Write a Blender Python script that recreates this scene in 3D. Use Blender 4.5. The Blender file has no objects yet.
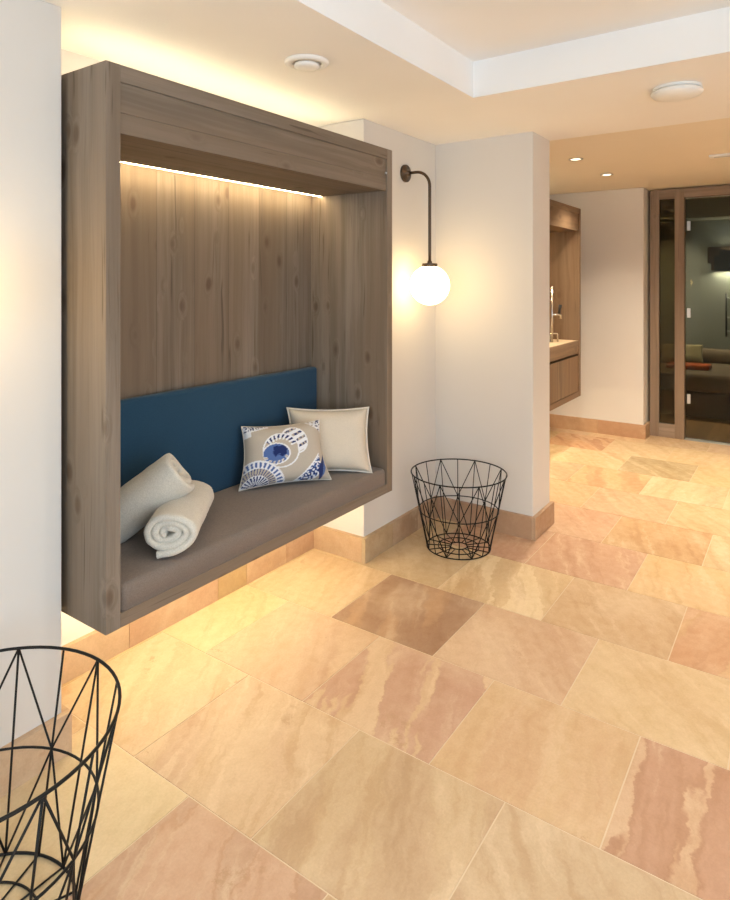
import bpy, bmesh, math, random
import numpy as np
from mathutils import Vector, Matrix, noise as mnoise

random.seed(7)
PI = math.pi
sc = bpy.context.scene
COL = sc.collection
H = 1.45                                   # eye height
CEIL = 2.29
TRAY = 2.455
CEIL2 = 2.31

# ------------------------------------------------------------------ materials
def lin(r, g, b):
    f = lambda c: c / 12.92 if c <= .04045 else ((c + .055) / 1.055) ** 2.4
    return (f(r / 255), f(g / 255), f(b / 255), 1)

class NT:
    def __init__(s, name):
        s.m = bpy.data.materials.new(name); s.m.use_nodes = True
        s.t = s.m.node_tree; s.t.nodes.clear()
        s.out = s.t.nodes.new('ShaderNodeOutputMaterial')
    def n(s, typ, **kw):
        nd = s.t.nodes.new(typ)
        for k, v in kw.items():
            if k.startswith('i_'):
                key = k[2:]
                key = int(key) if key.isdigit() else key.replace('_', ' ')
                if isinstance(v, bpy.types.NodeSocket): s.t.links.new(v, nd.inputs[key])
                else: nd.inputs[key].default_value = v
            else: setattr(nd, k, v)
        return nd
    def link(s, a, b): s.t.links.new(a, b)
    def math(s, op, a, b=0.0, c=None):
        nd = s.t.nodes.new('ShaderNodeMath'); nd.operation = op
        for i, v in enumerate((a, b) if c is None else (a, b, c)):
            if isinstance(v, bpy.types.NodeSocket): s.t.links.new(v, nd.inputs[i])
            else: nd.inputs[i].default_value = v
        return nd.outputs[0]
    def vmul(s, v, sc3):
        nd = s.t.nodes.new('ShaderNodeVectorMath'); nd.operation = 'MULTIPLY'
        s.t.links.new(v, nd.inputs[0]); nd.inputs[1].default_value = sc3
        return nd.outputs[0]
    def vadd(s, a, b):
        nd = s.t.nodes.new('ShaderNodeVectorMath'); nd.operation = 'ADD'
        s.t.links.new(a, nd.inputs[0])
        if isinstance(b, bpy.types.NodeSocket): s.t.links.new(b, nd.inputs[1])
        else: nd.inputs[1].default_value = b
        return nd.outputs[0]
    def noise(s, vec, scale=1, detail=3, rough=.5, dist=0):
        nd = s.t.nodes.new('ShaderNodeTexNoise')
        s.t.links.new(vec, nd.inputs['Vector'])
        nd.inputs['Scale'].default_value = scale; nd.inputs['Detail'].default_value = detail
        nd.inputs['Roughness'].default_value = rough; nd.inputs['Distortion'].default_value = dist
        return nd.outputs[0]
    def ramp(s, fac, lo, hi, a=0.0, b=1.0, smooth=True):
        nd = s.t.nodes.new('ShaderNodeMapRange')
        nd.interpolation_type = 'SMOOTHSTEP' if smooth else 'LINEAR'
        s.t.links.new(fac, nd.inputs[0])
        nd.inputs[1].default_value = lo; nd.inputs[2].default_value = hi
        nd.inputs[3].default_value = a; nd.inputs[4].default_value = b
        return nd.outputs[0]
    def mix(s, fac, a, b, blend='MIX'):
        nd = s.t.nodes.new('ShaderNodeMix'); nd.data_type = 'RGBA'; nd.blend_type = blend
        for i, v in ((0, fac), (6, a), (7, b)):
            if isinstance(v, bpy.types.NodeSocket): s.t.links.new(v, nd.inputs[i])
            else: nd.inputs[i].default_value = v
        return nd.outputs[2]
    def pos(s): return s.n('ShaderNodeTexCoord').outputs['Object']
    def bsdf(s, color, rough=.5, metal=0, spec=.5, bump=None, bstr=.2, bdist=.002, sheen=0):
        p = s.t.nodes.new('ShaderNodeBsdfPrincipled')
        for k, v in (('Base Color', color), ('Roughness', rough), ('Metallic', metal), ('Specular IOR Level', spec), ('Sheen Weight', sheen)):
            if isinstance(v, bpy.types.NodeSocket): s.t.links.new(v, p.inputs[k])
            else: p.inputs[k].default_value = v
        if bump is not None:
            b = s.t.nodes.new('ShaderNodeBump'); b.inputs['Strength'].default_value = bstr; b.inputs['Distance'].default_value = bdist
            s.t.links.new(bump, b.inputs['Height']); s.t.links.new(b.outputs[0], p.inputs['Normal'])
        s.t.links.new(p.outputs[0], s.out.inputs[0])
        return s.m

def plaster(name, c, rough=.85):
    t = NT(name); p = t.pos()
    n1 = t.noise(p, 2.2, 3); n2 = t.noise(p, 90, 3)
    col = t.mix(t.ramp(n1, .3, .7, 0, .25), c, (c[0] * .93, c[1] * .92, c[2] * .9, 1))
    return t.bsdf(col, rough, spec=.25, bump=n2, bstr=.12, bdist=.002)

def plain(name, c, rough=.5, metal=0, spec=.5, var=.08):
    t = NT(name); n1 = t.noise(t.pos(), 14, 3)
    col = t.mix(t.ramp(n1, .3, .7, 0, 1), c, (c[0] * (1 - var), c[1] * (1 - var), c[2] * (1 - var), 1))
    return t.bsdf(col, rough, metal, spec)

def emit(name, c, strength):
    t = NT(name)
    e = t.n('ShaderNodeEmission', i_Color=c, i_Strength=strength)
    t.link(e.outputs[0], t.out.inputs[0]); return t.m

def wood(name, axis, base=(130, 119, 107), plank=None, knots=1.0, warm=0):
    """axis: grain direction 0/1/2; plank: (axis, width) of glued boards"""
    t = NT(name); p0 = t.pos()
    oi = t.n('ShaderNodeObjectInfo')
    off = t.vmul(t.n('ShaderNodeCombineXYZ', i_0=oi.outputs['Random'], i_1=oi.outputs['Random'], i_2=oi.outputs['Random']).outputs[0], (7.3, 5.1, 3.7))
    p = t.vadd(p0, off)
    if plank:
        sep = t.n('ShaderNodeSeparateXYZ'); t.link(p, sep.inputs[0])
        q = t.math('DIVIDE', sep.outputs[plank[0]], plank[1])
        idx = t.math('FLOOR', q); fr = t.math('FRACT', q)
        wn = t.n('ShaderNodeTexWhiteNoise', noise_dimensions='1D', i_W=idx)
        shift = t.vmul(wn.outputs['Color'], (3, 3, 3))
        pk = t.vadd(p, shift)
        tone = wn.outputs['Value']
        seam = t.math('MAXIMUM', t.ramp(fr, .0, .018, 1, 0), t.ramp(fr, .982, 1, 0, 1))
    else:
        pk = p; tone = oi.outputs['Random']; seam = None
    def st(across, along):
        v = [across] * 3; v[axis] = along; return tuple(v)
    warp = t.n('ShaderNodeTexNoise'); t.link(t.vmul(pk, st(3, 1.2)), warp.inputs['Vector']); warp.inputs['Scale'].default_value = 1.5
    wv = t.vmul(warp.outputs['Color'], (.035, .035, .035))
    pw = t.vadd(pk, wv)
    # knots: sparse voronoi cells
    vo = t.n('ShaderNodeTexVoronoi', i_Scale=1.0); t.link(t.vmul(pw, st(9, 4.6)), vo.inputs['Vector'])
    csep = t.n('ShaderNodeSeparateColor'); t.link(vo.outputs['Color'], csep.inputs[0])
    gate = t.ramp(csep.outputs[0], .12, .16, 0, 1)
    kn = t.math('MULTIPLY', t.ramp(vo.outputs['Distance'], .07, .20, 1, 0), gate)
    halo = t.math('MULTIPLY', t.ramp(vo.outputs['Distance'], .08, .34, 1, 0), gate)
    g1 = t.noise(t.vadd(t.vmul(pw, st(21, .5)), t.vmul(t.n('ShaderNodeCombineXYZ', i_0=halo, i_1=halo, i_2=halo).outputs[0], (.7, .7, .7))), 1.0, 6, .66)
    g2 = t.noise(t.vmul(pk, st(140, 3)), 1.0, 3, .6)
    g3 = t.noise(t.vmul(pk, st(5, .5)), 1.0, 2)
    c = lin(*base)
    dark = (c[0] * .70, c[1] * .67, c[2] * .63, 1); light = (c[0] * 1.14, c[1] * 1.14, c[2] * 1.15, 1)
    col = t.mix(t.ramp(g1, .34, .68), light, dark)
    col = t.mix(t.ramp(g3, .35, .65, 0, .7), col, (c[0] * .86, c[1] * .76, c[2] * .66, 1))
    col = t.mix(t.ramp(g2, .45, .75, 0, .35), col, dark)
    tn = t.ramp(tone, 0, 1, .86, 1.10, False)
    col = t.mix(1.0, col, t.n('ShaderNodeCombineColor', i_0=tn, i_1=tn, i_2=tn).outputs[0], 'MULTIPLY')
    crack = t.math('MULTIPLY', t.ramp(t.noise(t.vmul(pw, st(48, 1.3)), 1.0, 3, .55), .63, .70), .65)
    col = t.mix(crack, col, (c[0] * .35, c[1] * .3, c[2] * .25, 1))
    if knots: col = t.mix(t.math('MULTIPLY', kn, .62 * knots), col, (c[0] * .42, c[1] * .30, c[2] * .22, 1))
    if seam is not None: col = t.mix(t.math('MULTIPLY', seam, .55), col, (c[0] * .4, c[1] * .37, c[2] * .33, 1))
    return t.bsdf(col, .55, spec=.3, bump=t.math('ADD', g1, g2), bstr=.12, bdist=.003)

def fabric(name, c, scale=900, var=.2, rough=.95, sheen=.2, bstr=.25):
    t = NT(name); p = t.pos()
    w1 = t.noise(t.vmul(p, (1, 1, .35)), scale, 2); w2 = t.noise(t.vmul(p, (.35, .35, 1)), scale, 2); n2 = t.noise(p, 6, 4)
    w = t.math('ADD', t.math('MULTIPLY', w1, .5), t.math('MULTIPLY', w2, .5))
    col = t.mix(t.ramp(w, .35, .65), (c[0] * (1 - var), c[1] * (1 - var), c[2] * (1 - var), 1), (min(1, c[0] * (1 + var)), min(1, c[1] * (1 + var)), min(1, c[2] * (1 + var)), 1))
    col = t.mix(t.ramp(n2, .35, .7, 0, .22), col, (c[0] * .8, c[1] * .8, c[2] * .8, 1))
    return t.bsdf(col, rough, spec=.15, bump=w, bstr=bstr, bdist=.001, sheen=sheen)

def terry(name, c):
    t = NT(name); p = t.pos()
    n1 = t.noise(p, 260, 3); n2 = t.noise(p, 30, 3)
    col = t.mix(t.ramp(n1, .35, .65), (c[0] * .85, c[1] * .85, c[2] * .84, 1), c)
    col = t.mix(t.ramp(n2, .4, .7, 0, .2), col, (c[0] * .85, c[1] * .84, c[2] * .82, 1))
    return t.bsdf(col, 1, spec=.05, bump=t.math('ADD', n1, n2), bstr=.7, bdist=.004, sheen=.3)

def stone_tiles(name):
    """sandstone flags: each tile brings its own colours, vein angle and seed as mesh attributes"""
    t = NT(name); p = t.pos()
    at = lambda nm: t.n('ShaderNodeAttribute', attribute_name=nm)
    tint, vein, par = at('tint'), at('vein'), at('par')
    ps = t.n('ShaderNodeSeparateColor'); t.link(par.outputs['Color'], ps.inputs[0])
    seed, ang, amt = ps.outputs[0], ps.outputs[1], ps.outputs[2]
    rot = t.n('ShaderNodeVectorRotate', rotation_type='Z_AXIS'); t.link(p, rot.inputs['Vector'])
    t.link(t.math('MULTIPLY', ang, -6.2832), rot.inputs['Angle'])
    so = t.math('MULTIPLY', seed, 61.7)
    q = t.vadd(rot.outputs[0], t.n('ShaderNodeCombineXYZ', i_0=so, i_1=so, i_2=so).outputs[0])
    w = t.n('ShaderNodeTexNoise', i_Scale=5.0, i_Detail=6.0, i_Roughness=.65); t.link(q, w.inputs['Vector'])
    w2 = t.n('ShaderNodeTexNoise', i_Scale=26.0, i_Detail=4.0, i_Roughness=.6); t.link(q, w2.inputs['Vector'])
    qw = t.vadd(t.vadd(q, t.vmul(w.outputs['Color'], (.11, .11, .11))), t.vmul(w2.outputs['Color'], (.035, .035, .035)))
    b1 = t.noise(t.vmul(qw, (1.1, 7.5, 1)), 1.0, 3, .45)
    b2 = t.noise(t.vmul(qw, (1.6, 15, 1)), 1.0, 6, .62)
    cl = t.noise(q, 2.6, 4, .6)
    fine = t.noise(p, 130, 4, .7); mid = t.noise(p, 22, 4, .6)
    inv = t.math('SUBTRACT', 1, amt)
    # a band of the second colour with ragged edges, its width from amt
    thr = t.math('SUBTRACT', .64, t.math('MULTIPLY', amt, .28))
    dlt = t.math('SUBTRACT', b1, thr)
    hard = t.ramp(amt, .42, .52)
    soft = t.ramp(dlt, -.06, .16); crisp = t.ramp(dlt, 0, .022)
    band = t.math('ADD', t.math('MULTIPLY', crisp, hard), t.math('MULTIPLY', soft, t.math('MULTIPLY', t.math('SUBTRACT', 1, hard), .7)))
    edge = t.math('MULTIPLY', band, t.math('MULTIPLY', hard, t.ramp(dlt, .02, .055, 1, 0)))
    lt = t.mix(.6, tint.outputs['Color'], (.76, .62, .44, 1))
    col = t.mix(t.ramp(cl, .42, .72, 0, .5), tint.outputs['Color'], lt)
    col = t.mix(t.math('MULTIPLY', band, .8), col, vein.outputs['Color'])
    dk = t.mix(1.0, col, (.76, .66, .56, 1), 'MULTIPLY')
    col = t.mix(t.math('MULTIPLY', edge, t.ramp(amt, .3, .6, .15, .6, False)), col, dk)
    stk = t.ramp(t.math('FRACT', t.math('MULTIPLY', seed, 7.31)), 0, 1, .25, .62, False)
    col = t.mix(t.math('MULTIPLY', t.ramp(b2, .49, .66), stk), col, dk)
    col = t.mix(t.math('MULTIPLY', t.ramp(b2, .47, .34), stk), col, lt)
    dend = t.math('MULTIPLY', t.ramp(t.noise(q, 3.4, 8, .78), .61, .65), t.ramp(cl, .42, .55))
    col = t.mix(t.math('MULTIPLY', dend, .45), col, (.36, .22, .11, 1))
    col = t.mix(t.ramp(mid, .35, .7, 0, .2), col, dk)
    sp = t.ramp(fine, .3, .75, .93, 1.06, False)
    col = t.mix(1.0, col, t.n('ShaderNodeCombineColor', i_0=sp, i_1=sp, i_2=sp).outputs[0], 'MULTIPLY')
    return t.bsdf(col, t.ramp(mid, .3, .7, .40, .55), spec=.32, bump=t.math('ADD', mid, t.math('MULTIPLY', fine, .3)), bstr=.12, bdist=.003)

def painted_fabric(name):
    t = NT(name); p = t.pos()
    a = t.n('ShaderNodeAttribute', attribute_name='print')
    w = t.noise(p, 700, 2)
    sp = t.ramp(w, .3, .7, .9, 1.06, False)
    col = t.mix(1.0, a.outputs['Color'], t.n('ShaderNodeCombineColor', i_0=sp, i_1=sp, i_2=sp).outputs[0], 'MULTIPLY')
    return t.bsdf(col, .95, spec=.12, bump=w, bstr=.2, bdist=.001, sheen=.15)

def thin_glass(name, tint, refl=.08):
    t = NT(name)
    tr = t.n('ShaderNodeBsdfTransparent', i_Color=tint)
    gl = t.n('ShaderNodeBsdfGlossy', i_Color=(.9, .95, .92, 1), i_Roughness=.02)
    fr = t.n('ShaderNodeLayerWeight', i_Blend=.15)
    f = t.math('ADD', t.math('MULTIPLY', fr.outputs['Fresnel'], .3), refl)
    mx = t.n('ShaderNodeMixShader'); t.link(f, mx.inputs[0]); t.link(tr.outputs[0], mx.inputs[1]); t.link(gl.outputs[0], mx.inputs[2])
    t.link(mx.outputs[0], t.out.inputs[0]); return t.m

M = {}
M['plaster'] = plaster('white_plaster', (.70, .675, .645, 1))
M['ceiling'] = plaster('ceiling_paint', (.88, .865, .845, 1))
M['ceiling_warm'] = plaster('wash_area_ceiling', (.82, .75, .63, 1))  # warmer base tone than the main ceiling
M['tray'] = plaster('tray_paint', (.88, .88, .88, 1))
M['stone'] = stone_tiles('sandstone')
M['grout'] = plain('grout', (.66, .54, .38, 1), .9)
M['wood_z'] = wood('weathered_spruce_upright', 2)
M['wood_x'] = wood('weathered_spruce_lengthwise', 0)
M['wood_y'] = wood('weathered_spruce_crosswise', 1)
M['wood_back'] = wood('spruce_back_boards', 2, plank=(0, .196))
M['oak_z'] = wood('brown_spruce_upright', 2, base=(134, 112, 90), knots=.5)
M['oak_x'] = wood('brown_spruce_lengthwise', 0, base=(134, 112, 90), knots=.5)
M['frame_z'] = wood('door_wood_upright', 2, base=(147, 131, 116), knots=.3)
M['frame_y'] = wood('door_wood_across', 1, base=(147, 131, 116), knots=.3)
M['plankfloor'] = wood('plank_floor', 0, base=(176, 134, 92), plank=(1, .16), knots=.5)
M['seat'] = fabric('grey_brown_upholstery', lin(122, 110, 101), 500, .12)
M['blue'] = fabric('blue_upholstery', lin(38, 72, 98), 700, .16)
M['linen'] = fabric('cream_linen', lin(214, 203, 186), 600, .07)
M['linen_edge'] = fabric('pale_piping', lin(224, 217, 205), 600, .05)
M['print'] = painted_fabric('shell_print')
M['towel'] = terry('terry_towel', lin(216, 211, 200))
M['wire'] = plain('black_wire', (.007, .007, .007, 1), .5, .0, .25)
M['bronze'] = plain('dark_bronze', lin(92, 78, 66), .38, .85)
M['chrome'] = plain('chrome', (.72, .72, .72, 1), .18, 1.0)
M['steel'] = plain('brushed_steel', (.62, .63, .63, 1), .35, .7)
M['black'] = plain('black_plastic', (.015, .015, .015, 1), .4)
M['white'] = plain('white_lacquer', (.86, .86, .84, 1), .45, var=.02)
M['counter'] = plain('pale_stone_counter', lin(205, 185, 155), .4)
M['globe'] = emit('opal_globe', (1, .69, .31, 1), 11.0)
M['led'] = emit('warm_led', (1, .76, .42, 1), 72)
M['cove_led'] = emit('cove_led', (1, .80, .50, 1), 38)
M['under_led'] = emit('under_led', (1, .80, .48, 1), 90)
M['spotlens'] = emit('downlight_lens', (1, .8, .55, 1), 6)
M['doorglass'] = thin_glass('tinted_door_glass', (.64, .65, .60, 1), .015)
M['sideglass'] = thin_glass('dark_side_glass', (.36, .33, .24, 1), .03)
M['clear'] = thin_glass('clear_glass', (.93, .95, .95, 1), .03)
M['greenwall'] = plaster('grey_green_paint', lin(142, 145, 137))
M['daybed'] = fabric('taupe_daybed_cover', lin(128, 112, 92), 500, .12)
M['daybed_dark'] = plain('dark_daybed_base', lin(52, 42, 34), .7)  # base tone also darkened for the shadow near the floor
M['orange'] = terry('orange_towel', lin(196, 92, 44))
M['cush'] = fabric('olive_cushion', lin(150, 138, 104), 500, .1)

# ------------------------------------------------------------------ mesh helpers
def link(name, bm, mat, parent=None, smooth=False, bevel=0, seg=2):
    me = bpy.data.meshes.new(name)
    bmesh.ops.remove_doubles(bm, verts=bm.verts, dist=1e-6)
    bmesh.ops.recalc_face_normals(bm, faces=bm.faces)
    if parent is not None:
        bm.transform(parent_world(parent).inverted())
    bm.to_mesh(me); bm.free()
    if mat is not None: me.materials.append(mat)
    if smooth:
        for p in me.polygons: p.use_smooth = True
    o = bpy.data.objects.new(name, me); COL.objects.link(o)
    if parent is not None: o.parent = parent
    if bevel:
        md = o.modifiers.new('bevel', 'BEVEL'); md.width = bevel; md.segments = seg; md.limit_method = 'ANGLE'; md.angle_limit = .6
    return o

def parent_world(o):
    m = Matrix.Translation(o.location) @ o.rotation_euler.to_matrix().to_4x4()
    return (parent_world(o.parent) @ m) if o.parent else m

def box(bm, x0, x1, y0, y1, z0, z1):
    v = [bm.verts.new((x, y, z)) for z in (z0, z1) for y in (y0, y1) for x in (x0, x1)]
    for f in ((0, 2, 3, 1), (4, 5, 7, 6), (0, 1, 5, 4), (2, 6, 7, 3), (0, 4, 6, 2), (1, 3, 7, 5)):
        bm.faces.new([v[i] for i in f])

def boxes(*bs):
    bm = bmesh.new()
    for b in bs: box(bm, *b)
    return bm

def tube(bm, pts, r, n=8, closed=False):
    pts = [Vector(p) for p in pts]; N = len(pts); rings = []
    up = None
    for i, p in enumerate(pts):
        a = pts[(i - 1) % N] if (closed or i > 0) else p
        b = pts[(i + 1) % N] if (closed or i < N - 1) else p
        d = (b - a).normalized()
        if up is None:
            up = Vector((0, 0, 1)) if abs(d.z) < .9 else Vector((1, 0, 0))
        s = d.cross(up).normalized(); u = s.cross(d).normalized(); up = u
        rr = r[i] if isinstance(r, (list, tuple)) else r
        rings.append([bm.verts.new(p + (s * math.cos(t) + u * math.sin(t)) * rr) for t in [2 * PI * k / n for k in range(n)]])
    m = N if closed else N - 1
    for i in range(m):
        A, B = rings[i], rings[(i + 1) % N]
        for k in range(n): bm.faces.new((A[k], A[(k + 1) % n], B[(k + 1) % n], B[k]))
    if not closed:
        bm.faces.new(rings[0]); bm.faces.new(rings[-1][::-1])
    return bm

def ring_bm(c, R, r, n=64, m=8):
    bm = bmesh.new()
    return tube(bm, [(c[0] + R * math.cos(2 * PI * k / n), c[1] + R * math.sin(2 * PI * k / n), c[2]) for k in range(n)], r, m, True)

def lathe(bm, c, prof, n=40, axis='z'):
    """prof: list of (radius, offset along the axis)"""
    rings = []
    for (r, h) in prof:
        if r < 1e-6:
            rings.append([bm.verts.new(ax(c, 0, 0, h, axis))]); continue
        rings.append([bm.verts.new(ax(c, r * math.cos(2 * PI * k / n), r * math.sin(2 * PI * k / n), h, axis)) for k in range(n)])
    for A, B in zip(rings, rings[1:]):
        for k in range(n):
            q = [A[k % len(A)], A[(k + 1) % len(A)], B[(k + 1) % len(B)], B[k % len(B)]]
            q = list(dict.fromkeys(q))
            if len(q) > 2: bm.faces.new(q)
    return bm

def ax(c, u, v, h, axis):
    if axis == 'z': return (c[0] + u, c[1] + v, c[2] + h)
    if axis == 'y': return (c[0] + u, c[1] + h, c[2] + v)
    return (c[0] + h, c[1] + u, c[2] + v)

def rbox(x0, x1, y0, y1, z0, z1, r, seg=4):
    bm = bmesh.new(); box(bm, x0, x1, y0, y1, z0, z1)
    bmesh.ops.bevel(bm, geom=list(bm.edges), offset=r, segments=seg, profile=.5, affect='EDGES')
    return bm

def tag(o, label=None, cat=None, group=None, kind=None):
    for k, v in (('label', label), ('category', cat), ('group', group), ('kind', kind)):
        if v: o[k] = v
    return o

def thing(name, label, cat, loc, group=None, kind=None):
    o = bpy.data.objects.new(name, None); COL.objects.link(o); o.location = loc; o.empty_display_size = .05
    return tag(o, label, cat, group, kind)

def struct(name, bm, mat, label, cat, bevel=0):
    return tag(link(name, bm, mat, bevel=bevel), label, cat, kind='structure')

# ------------------------------------------------------------------ the room shell
AW, BW = 1.064, 1.872                  # alcove left edge, wall plane
AR = 2.684                             # alcove right edge
BB = 2.21                              # alcove back
P0, P1, PB = 3.459, 3.745, 1.255       # partition
FA = 6.236                             # far wall plane
T = .021                               # baseboard thickness
BH = .127                               # baseboard height
A0, B0 = -2.6, -2.0                    # room limits behind the eye
DA = 6.44                              # door plane

struct('wall_left', boxes((A0, AW, BW, 2.36, 0, CEIL)), M['plaster'], 'white plastered wall to the left of the wooden bench alcove', 'wall', .004)
struct('wall_alcove', boxes((AW, AR, BB, 2.36, 0, CEIL)), M['plaster'], 'recessed back wall behind the wooden bench niche', 'wall')
struct('wall_right', boxes((AR, P0, BW, 2.36, 0, CEIL)), M['plaster'], 'white plastered wall carrying the globe lamp right of the bench', 'wall', .004)
struct('wall_partition', boxes((P0, P1, PB, 2.36, 0, CEIL2)), M['plaster'], 'short white partition wall jutting out behind the wire basket', 'wall', .005)
struct('wall_vanity', boxes((P1, 6.6, 2.19, 2.36, 0, CEIL2)), M['plaster'], 'back wall of the wash area behind the vanity', 'wall')
struct('wall_far', boxes((FA, 6.6, 1.218, 2.19, 0, CEIL2)), M['plaster'], 'pale far wall between the vanity and the glass door', 'wall', .006)
struct('wall_entrance', boxes((FA, 6.6, B0, -.10, 0, CEIL2)), M['plaster'], 'wall to the right of the glass door', 'wall')
# window walls behind the eye
def wall_with_opening(axis, c0, c1, lo, hi, o0, o1, z0, z1):
    q = []
    for (s, e, za, zb) in ((lo, o0, 0, TRAY), (o1, hi, 0, TRAY), (o0, o1, 0, z0), (o0, o1, z1, TRAY)):
        q.append((s, e, c0, c1, za, zb) if axis == 'x' else (c0, c1, s, e, za, zb))
    return boxes(*q)
W1 = (-2.2, 1.6, .25, 2.2)
W2 = (-1.7, 1.2, .25, 2.2)
struct('wall_window', wall_with_opening('x', B0 - .16, B0, A0, 6.6, *W1), M['plaster'], 'wall with a wide window opposite the bench', 'wall')
struct('wall_end', wall_with_opening('y', A0 - .16, A0, B0 - .16, 2.36, *W2), M['plaster'], 'end wall with a wide window behind the viewer', 'wall')

def window(name, axis, plane, w, label):
    x0, x1, z0, z1 = w
    f = .06
    def bb(s, e, za, zb, d0, d1):
        return (s, e, plane + d0, plane + d1, za, zb) if axis == 'x' else (plane + d0, plane + d1, s, e, za, zb)
    mid = (x0 + x1) / 2
    fr = struct(name, boxes(bb(x0, x0 + f, z0, z1, -.11, -.04), bb(x1 - f, x1, z0, z1, -.11, -.04), bb(mid - f / 2, mid + f / 2, z0, z1, -.11, -.04),
                            bb(x0, x1, z0, z0 + f, -.11, -.04), bb(x0, x1, z1 - f, z1, -.11, -.04)), M['white'], label, 'window')
    for (s, e) in ((x0 + f, mid - f / 2), (mid + f / 2, x1 - f)):
        link('glass_pane', boxes(bb(s, e, z0 + f, z1 - f, -.08, -.074)), M['clear'], fr)
window('window_1', 'x', B0, W1, 'wide white framed window opposite the bench')
window('window_2', 'y', A0, W2, 'wide white framed window in the end wall')

# ceilings
struct('ceiling', boxes((A0, AR - .018, PB - .006, 2.36, CEIL, CEIL + .25), (AR - .018, P1, B0, 2.36, CEIL, CEIL + .25)),
       M['ceiling'], 'lower cream ceiling band around the raised tray', 'ceiling')
struct('ceiling_tray', boxes((A0 - .1, AR - .018, B0 - .1, PB - .006, TRAY, TRAY + .085)), M['tray'], 'raised white ceiling tray', 'ceiling')
struct('ceiling_wash_area', boxes((P1, 6.62, B0, 2.36, CEIL2, CEIL2 + .23)), M['ceiling_warm'], 'cream ceiling of the wash area with small downlights', 'ceiling')
struct('trim_1', boxes((A0, AR - .019, PB - .0065, PB - .0055, CEIL, TRAY)), M['tray'], 'white upright face of the ceiling tray along the bench', 'ceiling trim')
struct('trim_2', boxes((AR - .0185, AR - .0175, B0, PB - .006, CEIL, TRAY)), M['tray'], 'white upright face of the ceiling tray towards the wash area', 'ceiling trim')

# floor: sandstone flags in staggered rows
PALETTE = [((214, 172, 122), (196, 146, 104)), ((219, 180, 128), (206, 158, 108)), ((205, 158, 118), (186, 132, 100)),
           ((216, 184, 132), (200, 160, 104)), ((208, 166, 126), (192, 138, 108)), ((212, 178, 120), (196, 150, 88))]
SPECIAL = {  # (row, column): base, second colour, amount, vein angle (turns), seed
    (0, 0): ((212, 174, 128), (196, 150, 118), .35, .08, .11), (0, -1): ((200, 168, 122), (184, 146, 108), .45, .06, .23),
    (0, -2): ((196, 164, 122), (186, 146, 112), .35, .1, .37), (0, 1): ((216, 182, 134), (206, 164, 116), .25, .1, .51),
    (-1, -1): ((190, 142, 112), (208, 160, 128), .62, .08, .63), (-1, 0): ((216, 190, 136), (206, 170, 114), .25, .07, .71), (-1, -2): ((204, 164, 120), (190, 142, 104), .4, .07, .77),
    (1, 0): ((212, 168, 124), (196, 146, 110), .35, .08, .15), (1, -1): ((192, 140, 112), (226, 192, 146), .50, .05, .29),
    (1, -2): ((210, 168, 114), (202, 152, 106), .30, .02, .43), (1, -3): ((206, 158, 116), (184, 124, 94), .50, .01, .62), (1, 1): ((224, 190, 128), (214, 172, 110), .2, .1, .61),
    (2, 0): ((158, 110, 76), (206, 152, 92), .45, .06, .33), (2, -1): ((206, 162, 122), (196, 148, 114), .25, .1, .45),
    (2, -2): ((214, 178, 120), (206, 164, 108), .30, .12, .59), (2, 1): ((216, 178, 124), (204, 158, 108), .3, .05, .73),
    (3, 0): ((198, 166, 116), (206, 176, 126), .3, .1, .19), (3, -1): ((230, 202, 148), (200, 158, 98), .47, .05, .12),
    (3, -2): ((202, 160, 108), (194, 150, 100), .3, .1, .35), (3, -3): ((206, 140, 84), (220, 172, 112), .5, -.04, .49),
    (4, 0): ((196, 140, 108), (206, 158, 124), .4, .02, .53), (4, -1): ((206, 150, 112), (196, 138, 104), .3, .06, .67),
    (4, -2): ((224, 180, 110), (214, 164, 98), .2, .04, .81),
    (5, -1): ((208, 152, 112), (200, 146, 108), .3, .1, .21), (5, -2): ((198, 148, 86), (206, 160, 98), .4, .05, .39), (5, -3): ((212, 180, 124), (190, 160, 108), .4, .05, .41),
    (6, 0): ((218, 168, 112), (206, 148, 100), .35, .1, .47), (6, -1): ((210, 160, 112), (200, 140, 98), .35, .1, .31), (6, -2): ((216, 170, 112), (206, 156, 100), .3, .1, .91),
    (7, -1): ((214, 164, 100), (176, 116, 62), .45, .05, .83), (7, 0): ((216, 160, 112), (204, 140, 96), .4, .1, .97),
    (8, -1): ((172, 148, 98), (184, 158, 108), .4, .12, .13), (8, 0): ((222, 182, 122), (206, 158, 100), .3, .1, .27), (8, -2): ((220, 176, 112), (212, 164, 100), .3, .1, .69),
    (9, 0): ((212, 150, 94), (188, 120, 70), .5, .1, .87), (9, -1): ((220, 186, 130), (210, 172, 116), .3, .1, .17),
}
def stone_col(c, sat=.74, gain=.94):
    k = .24; r = lin(*[x * (1 - k) + y * k for x, y in zip(c, (212, 180, 122))]); l = .3 * r[0] + .6 * r[1] + .1 * r[2]
    return tuple((l + (x - l) * sat) * gain for x in r[:3]) + (1,)
def build_tiles(rects, name):
    """rects: (a0,a1,b0,b1,z0,z1,(base,vein,amt,ang,seed)) -> one mesh of stone slabs"""
    bm = bmesh.new(); data = []
    for r in rects:
        box(bm, *r[:6]); data += [r[6]] * 6
    me = bpy.data.meshes.new(name); bm.to_mesh(me); bm.free()
    lay = [me.attributes.new(nm, 'FLOAT_COLOR', 'CORNER') for nm in ('tint', 'vein', 'par')]
    for p, d in zip(me.polygons, data):
        base, vein, amt, ang, seed = d
        for li in p.loop_indices:
            lay[0].data[li].color = stone_col(base); lay[1].data[li].color = stone_col(vein); lay[2].data[li].color = (seed, ang % 1.0, amt, 1)
    me.materials.append(M['stone'])
    o = bpy.data.objects.new(name, me); COL.objects.link(o)
    return o
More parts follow.
